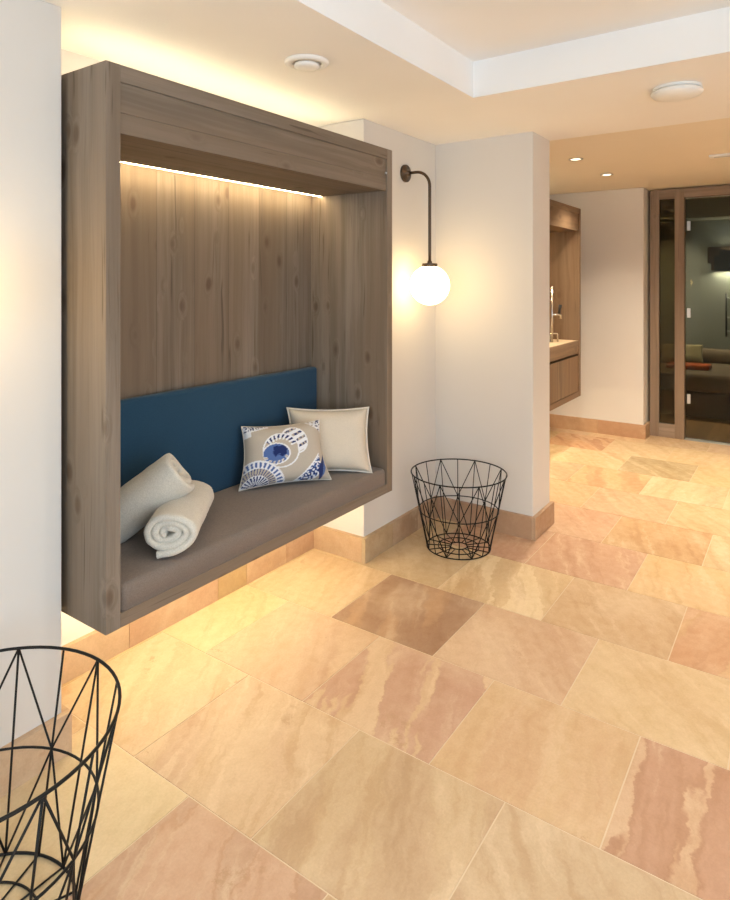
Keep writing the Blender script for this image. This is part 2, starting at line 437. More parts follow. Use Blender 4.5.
def tile_style():
    b, v = random.choice(PALETTE)
    k = random.uniform(.94, 1.05)
    return (tuple(min(255, c * k) for c in b), v, random.uniform(.2, .45), random.uniform(-.05, .15), random.random())
rects = []
G = .0021
for k in range(-8, 11):
    a0 = 1.181 + .4885 * k
    a1 = min(a0 + .4885, 6.47)
    if a0 > 6.45: continue
    ph = 1.182 if k % 2 == 0 else 1.424
    for n in range(-8, 4):
        b0 = ph + .497 * n
        b1 = min(b0 + .497, 2.36)
        st = SPECIAL.get((k, n)) or tile_style()
        if b0 > 2.3: continue
        rects.append((a0 + G, a1 - G, b0 + G, b1 - G, -.03, 0, st))
fl = tag(build_tiles(rects, 'floor'), 'polished sandstone floor of square staggered flags', 'floor', kind='structure')
link('grout_bed', boxes((A0, 6.47, B0, 2.36, -.04, -.0012)), M['grout'], fl)
struct('floor_relaxation_room', boxes((6.47, 9.2, B0, 2.4, -.05, -.002)), M['plankfloor'], 'brown wooden plank floor beyond the glass door', 'floor')

# baseboards of the same stone, cut in pieces
BBC = [((204, 164, 120), (188, 142, 102)), ((196, 148, 108), (180, 130, 96)), ((200, 170, 116), (186, 150, 98)), ((186, 142, 100), (202, 158, 116))]
def baseboard(name, a0, a1, b0, b1, label, cuts=None, sty=None):
    along = 0 if (a1 - a0) > (b1 - b0) else 1
    lo, hi = (a0, a1) if along == 0 else (b0, b1)
    cuts = cuts or [lo + .42 * i for i in range(1, int((hi - lo) / .42) + 1)]
    e = [lo] + [c for c in cuts if lo + .03 < c < hi - .03] + [hi]
    rr = []
    for i, (s, t) in enumerate(zip(e, e[1:])):
        b, v = (sty[i % len(sty)] if sty else random.choice(BBC))
        st = (b, v, random.uniform(.3, .5), .0 if along == 0 else .25, random.random())
        g = .001
        rr.append((s + g, t - g, b0, b1, 0, BH, st) if along == 0 else (a0, a1, s + g, t - g, 0, BH, st))
    return tag(build_tiles(rr, name), label, 'baseboard', kind='structure')
baseboard('baseboard_left', A0, AW + T, BW - T, BW, 'stone baseboard along the white wall left of the bench')
baseboard('baseboard_alcove_left', AW, AW + T, BW, BB, 'stone baseboard on the left return of the alcove')
baseboard('baseboard_alcove', AW + T, AR - T, BB - T, BB, 'stone baseboard along the alcove back under the bench', [1.52, 1.98, 2.16, 2.44], [((214, 172, 126), (200, 152, 110)), ((206, 158, 116), (190, 136, 100)), ((198, 160, 90), (180, 136, 70)), ((206, 160, 112), (190, 140, 100)), ((196, 146, 104), (184, 130, 92))])
baseboard('baseboard_alcove_right', AR - T, AR, BW, BB, 'stone baseboard on the right return of the alcove', [99], [((204, 162, 118), (186, 140, 100))])
baseboard('baseboard_right', AR - T, P0 - T, BW - T, BW, 'stone baseboard under the globe lamp', [2.93, 3.2], [((186, 156, 112), (170, 132, 92)), ((170, 128, 92), (150, 110, 78)), ((176, 132, 96), (186, 146, 108))])
baseboard('baseboard_partition', P0 - T, P0, PB, BW, 'stone baseboard of the partition behind the wire basket', [1.55], [((184, 138, 102), (170, 124, 92)), ((172, 124, 96), (186, 140, 108))])
baseboard('baseboard_partition_end', P0 - T, P1 + T, PB - T, PB, 'stone baseboard around the partition end', [99], [((178, 132, 96), (166, 120, 86))])
baseboard('baseboard_far', FA - T, FA, 1.218 - T, 2.19, 'stone baseboard along the pale far wall', [1.62], [((196, 140, 96), (182, 126, 84)), ((206, 156, 108), (190, 136, 92))])
baseboard('baseboard_far_return', FA, DA, 1.218 - T, 1.218, 'stone baseboard at the door reveal', [99])
baseboard('baseboard_vanity', P1, FA - T, 2.19 - T, 2.19, 'stone baseboard under the vanity')

# ------------------------------------------------------------------ bench niche
F, BK = 1.679, 2.205
L0, L1, R0, R1 = 1.0877, 1.1365, 2.606, 2.6525
Z0, Z1 = .412, 2.097
bn = thing('bench_niche', 'large grey brown wooden box bench hung in the wall alcove with lit interior', 'bench', ((L0 + R1) / 2, BK, Z0))
for (a, b) in ((L0, L1), (R0, R1)):
    link('side_panel', boxes((a, b, F, BK, Z0, Z1)), M['wood_z'], bn, bevel=.0015)
link('top_board', boxes((L1, R0, F + .001, BK, 2.046, Z1)), M['wood_x'], bn, bevel=.0015)
link('bottom_board', boxes((L1, R0, F + .001, BK, Z0, .456)), M['wood_x'], bn, bevel=.0015)
link('back_panel', boxes((L1, R0, 2.162, 2.2, .456, 2.046)), M['wood_back'], bn)
link('valance', boxes((L1, R0, F + .007, 1.72, 1.955, 2.046), (L1, R0, F + .0075, 1.72, 1.893, 1.9545), (L1, R0, 1.72, 2.085, 1.893, 1.913)), M['wood_x'], bn, bevel=.001)
tag(link('light_strip', boxes((L1 + .002, R0 - .002, 2.088, 2.097, 1.893, 1.9)), M['led'], bn), 'glowing strip light under the valance')
tag(link('light_strip', boxes((L0 + .03, R1 - .03, 2.03, 2.045, Z1, Z1 + .008)), M['cove_led'], bn), 'strip light on top of the box')
tag(link('light_strip', boxes((L0 + .05, R1 - .05, 2.03, 2.045, Z0 - .008, Z0)), M['under_led'], bn), 'strip light under the box')
link('latch', lathe(bmesh.new(), (R0 - .006, F + .004, 1.978), [(0, -.006), (.004, -.005), (.006, 0), (.004, .004), (0, .005)], 12, 'y'), M['steel'], bn, True)
bm = boxes((L1 + .003, R0 - .003, F + .002, 2.112, .4565, .535))
bmesh.ops.bevel(bm, geom=[e for e in bm.edges if max(v.co.z for v in e.verts) > .5], offset=.022, segments=5, profile=.5, affect='EDGES')
link('seat_cushion', bm, M['seat'], bn, True)
link('backrest', rbox(L1 + .003, R0 - .003, 2.112, 2.161, .47, .998, .016), M['blue'], bn, True)

# ------------------------------------------------------------------ pillows
def pillow_bm(W, Hh, T_, n=48, flange=0.0, bow=.07, seedv=0):
    """local: x width, z up, y thickness (front = -y); returns bm and per-vertex (u,v,front)"""
    bm = bmesh.new(); info = {}
    def P(i, j, side):
        x = -1 + 2 * i / n; z = -1 + 2 * j / n
        px = W / 2 * x * (1 - bow * (1 - z * z) * abs(x) ** 2) + 0
        pz = Hh / 2 * z * (1 - bow * (1 - x * x) * abs(z) ** 2)
        th = T_ / 2 * ((1 - x ** 4) * (1 - z ** 4)) ** .55
        wr = mnoise.noise(Vector((px * 9 + seedv, pz * 9, side))) * .006 * (1 - x ** 6) * (1 - z ** 6)
        return (px, side * (th + wr), pz)
    gr = {}
    for side in (-1, 1):
        for i in range(n + 1):
            for j in range(n + 1):
                edge = i in (0, n) or j in (0, n)
                if side == 1 and edge: gr[(i, j, 1)] = gr[(i, j, -1)]; continue
                v = bm.verts.new(P(i, j, side)); gr[(i, j, side)] = v
                info[v] = (i / n, j / n, side)
        for i in range(n):
            for j in range(n):
                q = [gr[(i, j, side)], gr[(i + 1, j, side)], gr[(i + 1, j + 1, side)], gr[(i, j + 1, side)]]
                bm.faces.new(q if side == -1 else q[::-1])
    rim = [gr[(i, 0, -1)].co.copy() for i in range(n)] + [gr[(n, j, -1)].co.copy() for j in range(n)] + \
          [gr[(i, n, -1)].co.copy() for i in range(n, 0, -1)] + [gr[(0, j, -1)].co.copy() for j in range(n, 0, -1)]
    return bm, info, rim

def warp_pillow(bm, corners, W, Hh):
    """map the flat pillow onto four corner points (bl, br, tl, tr), keeping its thickness"""
    bl, br, tl, tr = map(Vector, corners)
    nrm = ((br - bl) + (tr - tl)).cross((tl - bl) + (tr - br)).normalized()
    def f(p):
        u, v = p.x / W + .5, p.z / Hh + .5
        return bl * (1 - u) * (1 - v) + br * u * (1 - v) + tl * (1 - u) * v + tr * u * v - nrm * p.y
    if bm is None: return f
    for vv in bm.verts: vv.co = f(vv.co)
    return f
def frame_matrix(bl, br, tl):
    """pillow frame from bottom-left, bottom-right and top-left corner points (left/right as seen from the front)"""
    bl, br, tl = map(Vector, (bl, br, tl))
    x = (br - bl).normalized(); z = (tl - bl); z = (z - x * z.dot(x)).normalized(); y = z.cross(x)
    c = (bl + br) / 2 + (tl - bl) / 2
    m = Matrix((x, y, z)).transposed().to_4x4(); m.translation = c
    return m, (br - bl).length, (tl - bl).length

# plain cream pillow in the right corner
PC = ((2.266, 2.005, .541), (2.497, 1.702, .539), (2.318, 2.067, .828), (2.560, 1.763, .826))
pl = thing('throw_pillow', 'plain cream square pillow with pale edging in the right bench corner', 'pillow', (2.38, 1.86, .535))
bm, info, rim = pillow_bm(.385, .30, .13, 40, bow=.085, seedv=3)
fmap = warp_pillow(bm, PC, .385, .30); link('cushion_body', bm, M['linen'], pl, True)
bm = bmesh.new()
rows = [[bm.verts.new(fmap(Vector((p.x * k, d, p.z * k2)))) for p in rim] for k, k2, d in ((1, 1, -.003), (1.045, 1.05, -.002), (1.045, 1.05, .002), (1, 1, .003))]
N = len(rim)
for A, B in zip(rows, rows[1:] + rows[:1]):
    for i in range(N): bm.faces.new((A[i], A[(i + 1) % N], B[(i + 1) % N], B[i]))
tag(link('flange', bm, M['linen_edge'], pl, True), 'pale flat flange edge')

# shell print pillow
TAUPE = np.array(lin(188, 178, 164)[:3]); WHITE = np.array(lin(232, 234, 238)[:3]); NAVY = np.array(lin(38, 52, 104)[:3]); BLUE = np.array(lin(86, 112, 168)[:3])
def shell_print(u, v):
    c = TAUPE; X, Y = u * 1.32, v       # proportionate coordinates
    def hsh(a, b): return (math.sin(a * 127.1 + b * 311.7) * 43758.5453) % 1.0
    # nautilus shell in the middle: spire to the right, whorl and blue mouth to the left
    sx, sy = X - .80, Y - .70
    ca, s_ = math.cos(-.55), math.sin(-.55)
    ex, ey = sx * ca - sy * s_, sx * s_ + sy * ca
    e = (ex / .20) ** 2 + (ey / .24) ** 2
    if e < 1:
        c = WHITE if (e > .80 or math.sin(ey * 62 + 9 * ex) > -.25) else (TAUPE * .95 if hsh(round(ex * 40), round(ey * 30)) < .6 else NAVY)
    ex, ey = X - .57, Y - .55
    r = math.hypot(ex / 1.02, ey); a = math.atan2(ey, ex)
    if r < .285:
        c = TAUPE
        if r > .262: c = WHITE
        elif .17 < r and .35 < a < 2.6:
            c = WHITE if math.sin(a * 21 + r * 30) > -.1 else (NAVY if r > .2 else TAUPE)
    ox, oy = X - .49, Y - .50
    o2 = (ox / .20) ** 2 + (oy / .155) ** 2
    if o2 < 1.25 and r < .285:
        c = WHITE
        if o2 < 1.0:
            k = .5 + .5 * math.sin(math.atan2(oy, ox) * 13 + 4 * o2)
            c = BLUE
            if ((ox - .07) / .12) ** 2 + ((oy - .04) / .085) ** 2 < .7 + .4 * k + .9 * mnoise.noise(Vector((X * 14, Y * 14, 3))): c = NAVY
            if oy < -.03 and o2 > .55 and k < .5: c = WHITE if k > .2 else TAUPE
    # ammonite fan, lower left
    ex, ey = X - .20, Y + .02
    r = math.hypot(ex, ey * .95); a = math.atan2(ey, ex)
    if r < .42:
        if r > .395 or .30 < r < .315 or .19 < r < .20: c = WHITE
        elif r > .315: c = WHITE if math.sin(a * 34) > .0 else BLUE * .9
        elif r > .20: c = TAUPE * 1.02 if math.sin(a * 40 + r * 20) > -.5 else NAVY * 1.6
        else: c = WHITE if math.sin(a * 24) > .2 else NAVY
    # cone shell lower right
    ex, ey = X - .72, Y + .02
    if 0 < ex < .46 and ey > 0:
        t_ = ey - ex * 1.02
        if -.30 < t_ < .0 and ey < .52:
            edge = t_ > -.035 or t_ < -.275
            k = mnoise.noise(Vector((X * 32, Y * 32, 1)))
            c = WHITE if edge or k > .12 else (NAVY if k < -.12 else BLUE)
    ex, ey = (X - 1.20), (Y - .19)
    if abs(ex - ey * .35) < .075 * (1 - min(1, abs(ey) / .22)) : c = NAVY if ex - ey * .35 < .02 else BLUE
    # corner shells at the top
    if Y > .86 + .10 * (X / .42) and X < .42 or (X < .12 and Y > .78 + .6 * X * .5):
        k = mnoise.noise(Vector((X * 34, Y * 34, 5)))
        c = WHITE if k > 0 or Y < .885 + .10 * (X / .42) else NAVY
    if Y > 1.72 - X * .72 and X > .93:
        k = math.sin(X * 60 + Y * 40) * math.sin(X * 30 - Y * 70)
        c = WHITE if k > -.35 else (NAVY if X > 1.2 else TAUPE)
        if X > 1.23 and Y > .86: c = NAVY if hsh(round(X * 45), round(Y * 45)) < .5 else WHITE
    return c
PC = ((1.945, 2.02, .538), (2.300, 1.788, .538), (2.018, 2.078, .795), (2.325, 1.878, .797))
pp = thing('throw_pillow', 'taupe pillow printed with blue and white sea shells leaning on the blue backrest', 'pillow', (2.13, 1.92, .535))
bm, info, rim = pillow_bm(.40, .27, .13, 110, bow=.10, seedv=11)
bm.verts.index_update(); cols = [None] * len(bm.verts)
for vtx, (u, v, s_) in info.items(): cols[vtx.index] = shell_print(u, v) if s_ < 0 else TAUPE
fmap = warp_pillow(bm, PC, .40, .27); bm.transform(parent_world(pp).inverted())
me = bpy.data.meshes.new('cushion_body'); bm.to_mesh(me); bm.free()
at_ = me.attributes.new('print', 'FLOAT_COLOR', 'POINT')
for i, c in enumerate(cols): at_.data[i].color = (float(c[0]), float(c[1]), float(c[2]), 1)
me.materials.append(M['print'])
for p in me.polygons: p.use_smooth = True
o = bpy.data.objects.new('cushion_body', me); COL.objects.link(o); o.parent = pp
bm = bmesh.new(); tube(bm, [fmap(p) for p in rim], .0028, 6, True); tag(link('piping', bm, M['linen_edge'], pp, True), 'pale corded seam')

# ------------------------------------------------------------------ rolled towels
def towel(name, p0, p1, R, sx, sz, turns, label, base_z, spin=0, tail=.05, bulge=0):
    """spiral roll from p0 to p1; sx/sz squash the section sideways/upwards"""
    p0, p1 = Vector(p0), Vector(p1); d = (p1 - p0); Ln = d.length; d.normalize()
    s = d.cross(Vector((0, 0, 1))).normalized(); u = s.cross(d).normalized()
    th = R / (turns + .35) * .94
    path = []
    n = int(turns * 44)
    for i in range(n + 1):
        t = i / n * turns; ang = spin + 2 * PI * (turns - t)       # unwinds outwards, ends at angle = spin
        r = th * .42 + (R - th * .92) * (t / turns) ** .95
        r *= 1 + .04 * math.sin(3 * ang + 1) + .10 * math.sin(2 * ang + .6) * (1 - t / turns)
        path.append(Vector((r * math.cos(ang) * sx, r * math.sin(ang) * sz)))
    if tail:
        tg = (path[-1] - path[-2]).normalized(); e = path[-1].copy()
        for k in range(1, 9): path.append(e + tg * tail * k / 8)
    m = len(path)
    nor = []
    for i in range(m):
        tg = (path[min(i + 1, m - 1)] - path[max(i - 1, 0)]).normalized(); nor.append(Vector((-tg.y, tg.x)))
    bm = bmesh.new()
    K = 22; rows = []
    lip = th * .5
    for i in range(m):
        f = min(1.0, i / (m - 1) * 1.0)
        e0 = .010 * mnoise.noise(Vector((i * .11, 0, R * 50))) + (.012 * (1 - f))
        e1 = .010 * mnoise.noise(Vector((i * .11, 9, R * 50))) + (.012 * (1 - f))
        ring = []
        prof = []
        for k in range(K + 1): prof.append((e0 + lip + (Ln - e0 - e1 - 2 * lip) * k / K, 1))
        for q in range(1, 4): prof.append((Ln - e1 - lip + lip * math.sin(q * PI / 4), math.cos(q * PI / 4)))
        for k in range(K, -1, -1): prof.append((e0 + lip + (Ln - e0 - e1 - 2 * lip) * k / K, -1))
        for q in range(1, 4): prof.append((e0 + lip - lip * math.sin(q * PI / 4), -math.cos(q * PI / 4)))
        for (l, o_) in prof:
            hw = th * .5 * o_
            pt = path[i] + nor[i] * hw
            wob = 1 + .03 * mnoise.noise(Vector((l * 14, pt.x * 10, pt.y * 10))) + bulge * math.sin(PI * l / Ln)
            jit = mnoise.noise(Vector((l * 60, pt.x * 60 + 5, pt.y * 60))) * .0018
            P = p0 + d * l + s * (pt.x * wob + jit) + u * (pt.y * wob + jit)
            if P.z < base_z + .001 and base_z > 0: P.z = base_z + .001
            ring.append(bm.verts.new(P))
        rows.append(ring)
    C = len(rows[0])
    for A, B in zip(rows, rows[1:]):
        for k in range(C): bm.faces.new((A[k], A[(k + 1) % C], B[(k + 1) % C], B[k]))
    bm.faces.new(rows[0]); bm.faces.new(rows[-1][::-1])
    o = link(name, bm, M['towel'], None, True)
    return tag(o, label, 'towel', 'rolled towels on the bench')
towel('rolled_towel', (1.326, 1.707, .622), (1.625, 1.955, .620), .086, 1.16, .84, 2.9, 'pale rolled towel lying on the seat with its coiled end facing out', .5335, spin=-PI / 2, tail=.035)
towel('rolled_towel', (1.298, 2.020, .588), (1.485, 1.833, .780), .088, 1.0, 1.0, 2.8, 'pale rolled towel behind, propped up over the other towel', .5335, spin=-PI * .6, tail=0)

# ------------------------------------------------------------------ wire baskets
def wire_basket(cx, cy, Ht, r0, r1, phase, wr, label):
    t = thing('wire_basket', label, 'basket', (cx, cy, 0), 'black wire baskets')
    zb = wr * 1.2
    P = lambda ang, k: (cx + (r0 + (r1 - r0) * k) * math.cos(ang), cy + (r0 + (r1 - r0) * k) * math.sin(ang), zb + (Ht - zb) * k)
    link('rim', ring_bm((cx, cy, Ht), r1, wr * 1.25, 72), M['wire'], t, True)
    link('middle_ring', ring_bm((cx, cy, zb + (Ht - zb) * .5), (r0 + r1) / 2, wr, 64), M['wire'], t, True)
    for k in (1.0, .64, .27):
        link('base_ring', ring_bm((cx, cy, zb), r0 * k, wr * (1.1 if k == 1 else .9), 56), M['wire'], t, True)
    for i in range(16):
        a = phase + i * PI / 8
        bm = bmesh.new(); tube(bm, [P(a, 0), P(a, 1)], wr * .9, 6); link('upright_wire', bm, M['wire'], t, True)
        c, s = math.cos(a), math.sin(a)
        bm = bmesh.new(); tube(bm, [(cx + r0 * .27 * c, cy + r0 * .27 * s, zb), (cx + r0 * c, cy + r0 * s, zb)], wr * .8, 6); link('base_spoke', bm, M['wire'], t, True)
    for i in range(8):
        a = phase + i * PI / 4
        for sg in (-1, 1):
            # a stretched wire: bent where it is welded to the middle ring
            bm = bmesh.new(); tube(bm, [P(a, 1), P(a + sg * PI / 8, .5), P(a + sg * PI / 4, 0)], wr * .9, 6)
            link('diagonal_wire', bm, M['wire'], t, True)
    return t
wire_basket(3.131, 1.554, .405, .172, .258, math.radians(5), .0029, 'black wire basket in the corner under the globe lamp')
wire_basket(.64, 1.503, .47, .218, .311, 0, .0032, 'larger black wire basket cut off by the left edge')

# ------------------------------------------------------------------ globe sconces
def sconce(a, label):
    zc, zt = 1.427, 2.062
    t = thing('globe_sconce', label, 'wall lamp', (a, BW, zc), 'globe wall lamps')
    link('back_plate', lathe(bmesh.new(), (a, BW, zt), [(0, 0), (.050, 0), (.050, -.012), (.046, -.016), (.016, -.018), (.014, -.036), (0, -.036)], 36, 'y'), M['bronze'], t, True, bevel=0)
    pts = [(a, BW - .02, zt), (a, BW - .075, zt)]
    R = .085; by = BW - .162
    for k in range(1, 11):
        th = k / 10 * PI / 2
        pts.append((a, by + R - R * math.sin(th), zt - R + R * math.cos(th)))
    pts += [(a, by, zc + .2), (a, by, zc + .112)]
    bm = bmesh.new(); tube(bm, pts, .0085, 12); link('arm', bm, M['bronze'], t, True)
    link('cap', lathe(bmesh.new(), (a, by, zc), [(0, .135), (.012, .135), (.014, .122), (.041, .121), (.043, .118), (.043, .099), (0, .099)], 32), M['bronze'], t, False)
    Rg = .111
    link('globe', lathe(bmesh.new(), (a, by, zc), [(Rg * math.sin(k * PI / 24), -Rg * math.cos(k * PI / 24)) for k in range(25)], 48), M['globe'], t, True)
    return t
sconce(3.09, 'lit white globe lamp on a curved bronze arm right of the bench')
sconce(.655, 'lit globe lamp on the wall left of the bench')

# ------------------------------------------------------------------ ceiling fittings
t = thing('air_vent', 'round white air valve in the ceiling above the bench', 'ceiling vent', (1.866, 1.569, CEIL))
link('flange', lathe(bmesh.new(), (1.866, 1.569, CEIL), [(.056, 0), (.086, 0), (.086, -.004), (.078, -.012), (.064, -.014), (.056, -.004)], 48), M['white'], t, True)
link('valve_disc', lathe(bmesh.new(), (1.866, 1.569, CEIL), [(0, -.008), (.046, -.008), (.050, -.014), (.047, -.022), (.03, -.026), (0, -.027)], 48), M['white'], t, True)
t = thing('round_unit', 'shallow white round unit on the ceiling at the upper right', 'ceiling unit', (3.037, .458, CEIL))  # plain round fitting of unknown purpose
link('mount', lathe(bmesh.new(), (3.037, .458, CEIL), [(0, 0), (.098, 0), (.098, -.010), (0, -.010)], 48), M['white'], t, False)
link('dome', lathe(bmesh.new(), (3.037, .458, CEIL), [(.09, -.01), (.102, -.016), (.104, -.024), (.096, -.034), (.06, -.044), (0, -.048)], 48), M['white'], t, True)
def downlight(a, b, z, label, power, vis=True, size=1.25, color=(1, .84, .62)):
    t = thing('downlight', label, 'downlight', (a, b, z), 'recessed ceiling downlights')
    link('trim_ring', lathe(bmesh.new(), (a, b, z), [(.034, -.001), (.050, -.001), (.050, -.005), (.036, -.006), (.034, -.003)], 32), M['steel'], t, True)
    link('lens', lathe(bmesh.new(), (a, b, z), [(0, -.002), (.034, -.002)], 32), M['spotlens'], t)
    ld = bpy.data.lights.new('downlight_beam', 'SPOT'); ld.energy = power; ld.color = color; ld.spot_size = size * 1.6; ld.spot_blend = .9; ld.shadow_soft_size = .035
    lo = bpy.data.objects.new('downlight_beam', ld); COL.objects.link(lo); lo.parent = t; lo.location = (0, 0, -.012)
downlight(4.51, 1.326, CEIL2, 'nearer of the two lit downlights in the wash area ceiling', 100)
downlight(5.31, 1.314, CEIL2, 'farther of the two lit downlights, closer to the far wall', 105)
for (a, b) in ((4.51, .1), (5.31, .1), (4.51, -1.2), (5.31, -1.2)):
    downlight(a, b, CEIL2, 'lit downlight in the wash area ceiling right of the photo', 95)
for (a, b) in ((-1.2, .3), (.3, -.7), (1.6, -.7), (3.2, -.6), (1.6, .35)):  # extra ceiling lights out of view, added to light the room
    downlight(a, b, TRAY if a < 2.6 else CEIL, 'added downlight out of view in the main ceiling, to light the room', 60, color=(1, .91, .79))
t = thing('ceiling_diffuser', 'narrow white linear air diffuser in the far ceiling', 'ceiling vent', (4.92, .1, CEIL2))
link('frame', boxes((4.885, 4.965, -.3, .54, CEIL2 - .014, CEIL2), ), M['white'], t, bevel=.003)
link('slot', boxes((4.91, 4.94, -.27, .51, CEIL2 - .016, CEIL2 - .013)), M['steel'], t)

# ------------------------------------------------------------------ vanity
VF, VB = 1.638, 2.185
V0, V1, V2, V3 = 4.10, 4.148, 5.672, 5.72
vt = thing('vanity_niche', 'brown wooden vanity box with washstand hung beyond the partition', 'vanity', ((V0 + V3) / 2, VB, .43))
for (a, b) in ((V0, V1), (V2, V3)):
    link('side_panel', boxes((a, b, VF, VB, .43, 2.092)), M['oak_z'], vt, bevel=.0015)
link('top_board', boxes((V1, V2, VF + .001, VB, 2.045, 2.092)), M['oak_x'], vt, bevel=.0015)
link('bottom_board', boxes((V1, V2, VF + .001, VB, .43, .475)), M['oak_x'], vt, bevel=.0015)
link('back_panel', boxes((V1, V2, 2.14, 2.18, .475, 2.045)), M['oak_z'], vt)
link('valance', boxes((V1, V2, VF + .008, VF + .04, 1.893, 2.045), (V1, V2, VF + .04, 2.06, 1.893, 1.913)), M['oak_x'], vt)
tag(link('light_strip', boxes((V1, V2, 2.063, 2.075, 1.893, 1.9)), M['led'], vt), 'glowing strip light under the valance')
tag(link('light_strip', boxes((V1, V2, 2.14, 2.155, 2.092, 2.1)), M['cove_led'], vt), 'strip light on top of the vanity')
tag(link('light_strip', boxes((V1, V2, 2.03, 2.045, .422, .43)), M['under_led'], vt), 'strip light under the vanity')
link('counter', boxes((V1, V2, VF + .02, 2.14, .895, .925)), M['counter'], vt, bevel=.002)
link('fascia', boxes((V1, V2, VF + .006, VF + .02, .812, .925)), M['oak_x'], vt)
link('carcass', boxes((V1, V2, VF + .06, 2.14, .475, .895)), M['oak_x'], vt)
for i in range(4):
    s = V1 + (V2 - V1) * i / 4; e = V1 + (V2 - V1) * (i + 1) / 4
    link('door', boxes((s + .0015, e - .0015, VF + .008, VF + .06, .478, .792)), M['oak_z'], vt, bevel=.001)
link('basin', lathe(bmesh.new(), (5.0, 1.88, .925), [(.0, -.02), (.12, -.015), (.17, .0), (.175, .012), (.185, .012), (.19, 0), (.19, -.001)], 40), M['white'], vt, True)
t = thing('wash_tap', 'tall chrome tap column with a black lever above the vanity counter', 'tap', (5.357, 1.777, .925))
bm = bmesh.new(); tube(bm, [(5.357, 1.777, .926), (5.357, 1.777, 1.405)], .011, 12); link('column', bm, M['chrome'], t, True)
bm = bmesh.new(); tube(bm, [(5.357, 1.777, 1.163), (5.407, 1.745, 1.163), (5.432, 1.728, 1.160), (5.435, 1.726, 1.125)], .011, 10); link('spout', bm, M['chrome'], t, True)
bm = bmesh.new(); tube(bm, [(5.422, 1.736, 1.17), (5.425, 1.734, 1.205), (5.432, 1.728, 1.245)], [.013, .011, .016], 10); tag(link('lever', bm, M['black'], t, True), 'black lever')
t = thing('low_tap', 'low square arched chrome fitting on the vanity counter', 'tap', (5.40, 1.78, .925))
bm = bmesh.new(); tube(bm, [(5.375, 1.80, .925), (5.375, 1.80, .99), (5.38, 1.796, .998), (5.43, 1.757, .998), (5.436, 1.753, .99), (5.436, 1.753, .925)], .007, 10); link('arch', bm, M['chrome'], t, True)
link('foot', lathe(bmesh.new(), (5.375, 1.80, .925), [(0, .008), (.018, .008), (.02, 0)], 20), M['chrome'], t, True)

# ------------------------------------------------------------------ glass door
D0, D1 = DA - .03, DA + .05
ZT = CEIL2 - .012
dr = tag(bpy.data.objects.new('door_1', None), 'wood framed tinted glass door with a narrow side light', 'door', kind='structure'); COL.objects.link(dr); dr.location = (DA, .6, 0)
Y = [1.196, 1.118, .985, .905]          # outer post, side light, inner post
link('post', boxes((D0, D1, Y[1], Y[0], 0, ZT)), M['frame_z'], dr, bevel=.002)
link('post', boxes((D0, D1, Y[3], Y[2], 0, ZT)), M['frame_z'], dr, bevel=.002)
link('post', boxes((D0, D1, -.10, -.02, 0, ZT)), M['frame_z'], dr, bevel=.002)
link('header', boxes((D0, D1, -.02, Y[3], 2.215, ZT)), M['frame_y'], dr, bevel=.002)
link('rail', boxes((D0 + .001, D1, Y[2], Y[1], 2.21, ZT)), M['frame_y'], dr)
link('rail', boxes((D0 + .001, D1, Y[2], Y[1], 0, .125)), M['frame_y'], dr)
link('side_glass', boxes((DA + .005, DA + .011, Y[2], Y[1], .125, 2.21)), M['sideglass'], dr)
link('glass_leaf', boxes((DA + .004, DA + .012, -.015, Y[3] - .006, .012, 2.205)), M['doorglass'], dr)
for z in (1.955, 1.158, .372):
    link('hinge', boxes((DA - .004, DA + .02, Y[3] - .047, Y[3] - .018, z - .043, z + .043)), M['steel'], dr, bevel=.002)
link('threshold', boxes((D0, D1 + .02, -.02, Y[3], -.002, .004)), M['steel'], dr)

# ------------------------------------------------------------------ relaxation room behind the glass
RX = 9.05
struct('wall_relaxation_back', boxes((RX, RX + .15, -2.0, 2.5, 0, 2.5)), M['greenwall'], 'dark grey green wall behind the glass door', 'wall')
struct('wall_relaxation_left', boxes((6.6, RX + .15, 2.36, 2.5, 0, 2.5)), M['greenwall'], 'dark side wall of the room behind the glass door', 'wall')
struct('wall_relaxation_right', boxes((6.6, RX + .15, -2.1, -2.0, 0, 2.5)), M['greenwall'], 'dark right hand wall behind the glass door', 'wall')
struct('ceiling_relaxation', boxes((6.49, RX + .15, -2.1, 2.5, 2.45, 2.55)), M['ceiling'], 'ceiling of the room behind the glass door', 'ceiling')
struct('trim_3', boxes((RX - .4, RX, -2.0, 2.36, 2.22, 2.45)), M['greenwall'], 'boxed ceiling edge above the dark wall behind the glass door', 'bulkhead')
t = thing('box_wall_lamp', 'black stepped box lamp glowing on the dark wall behind the glass door', 'wall lamp', (RX, .78, 1.7))
link('back_plate', boxes((RX - .02, RX, .60, 1.01, 1.67, 1.88), (RX - .02, RX, .60, .97, 1.58, 1.67)), M['bronze'], t)  # grey plate, its stepped outline stands in for the lamp's shadow on the wall
link('shade', boxes((RX - .13, RX - .118, .58, .925, 1.575, 1.76), (RX - .118, RX - .02, .58, .592, 1.575, 1.76), (RX - .118, RX - .02, .913, .925, 1.575, 1.76), (RX - .118, RX - .02, .592, .913, 1.63, 1.76)), M['black'], t)
link('upper_box', boxes((RX - .11, RX - .098, .58, .87, 1.76, 1.83), (RX - .098, RX - .02, .58, .592, 1.76, 1.83), (RX - .098, RX - .02, .858, .87, 1.76, 1.83), (RX - .098, RX - .02, .592, .858, 1.76, 1.78)), M['black'], t)
link('lamp_glow', boxes((RX - .10, RX - .03, .62, .88, 1.623, 1.629)), emit('box_lamp_glow', (1, .92, .72, 1), 130), t)
link('lamp_glow', boxes((RX - .085, RX - .03, .62, .84, 1.781, 1.787)), emit('box_lamp_top_glow', (1, .92, .72, 1), 60), t)
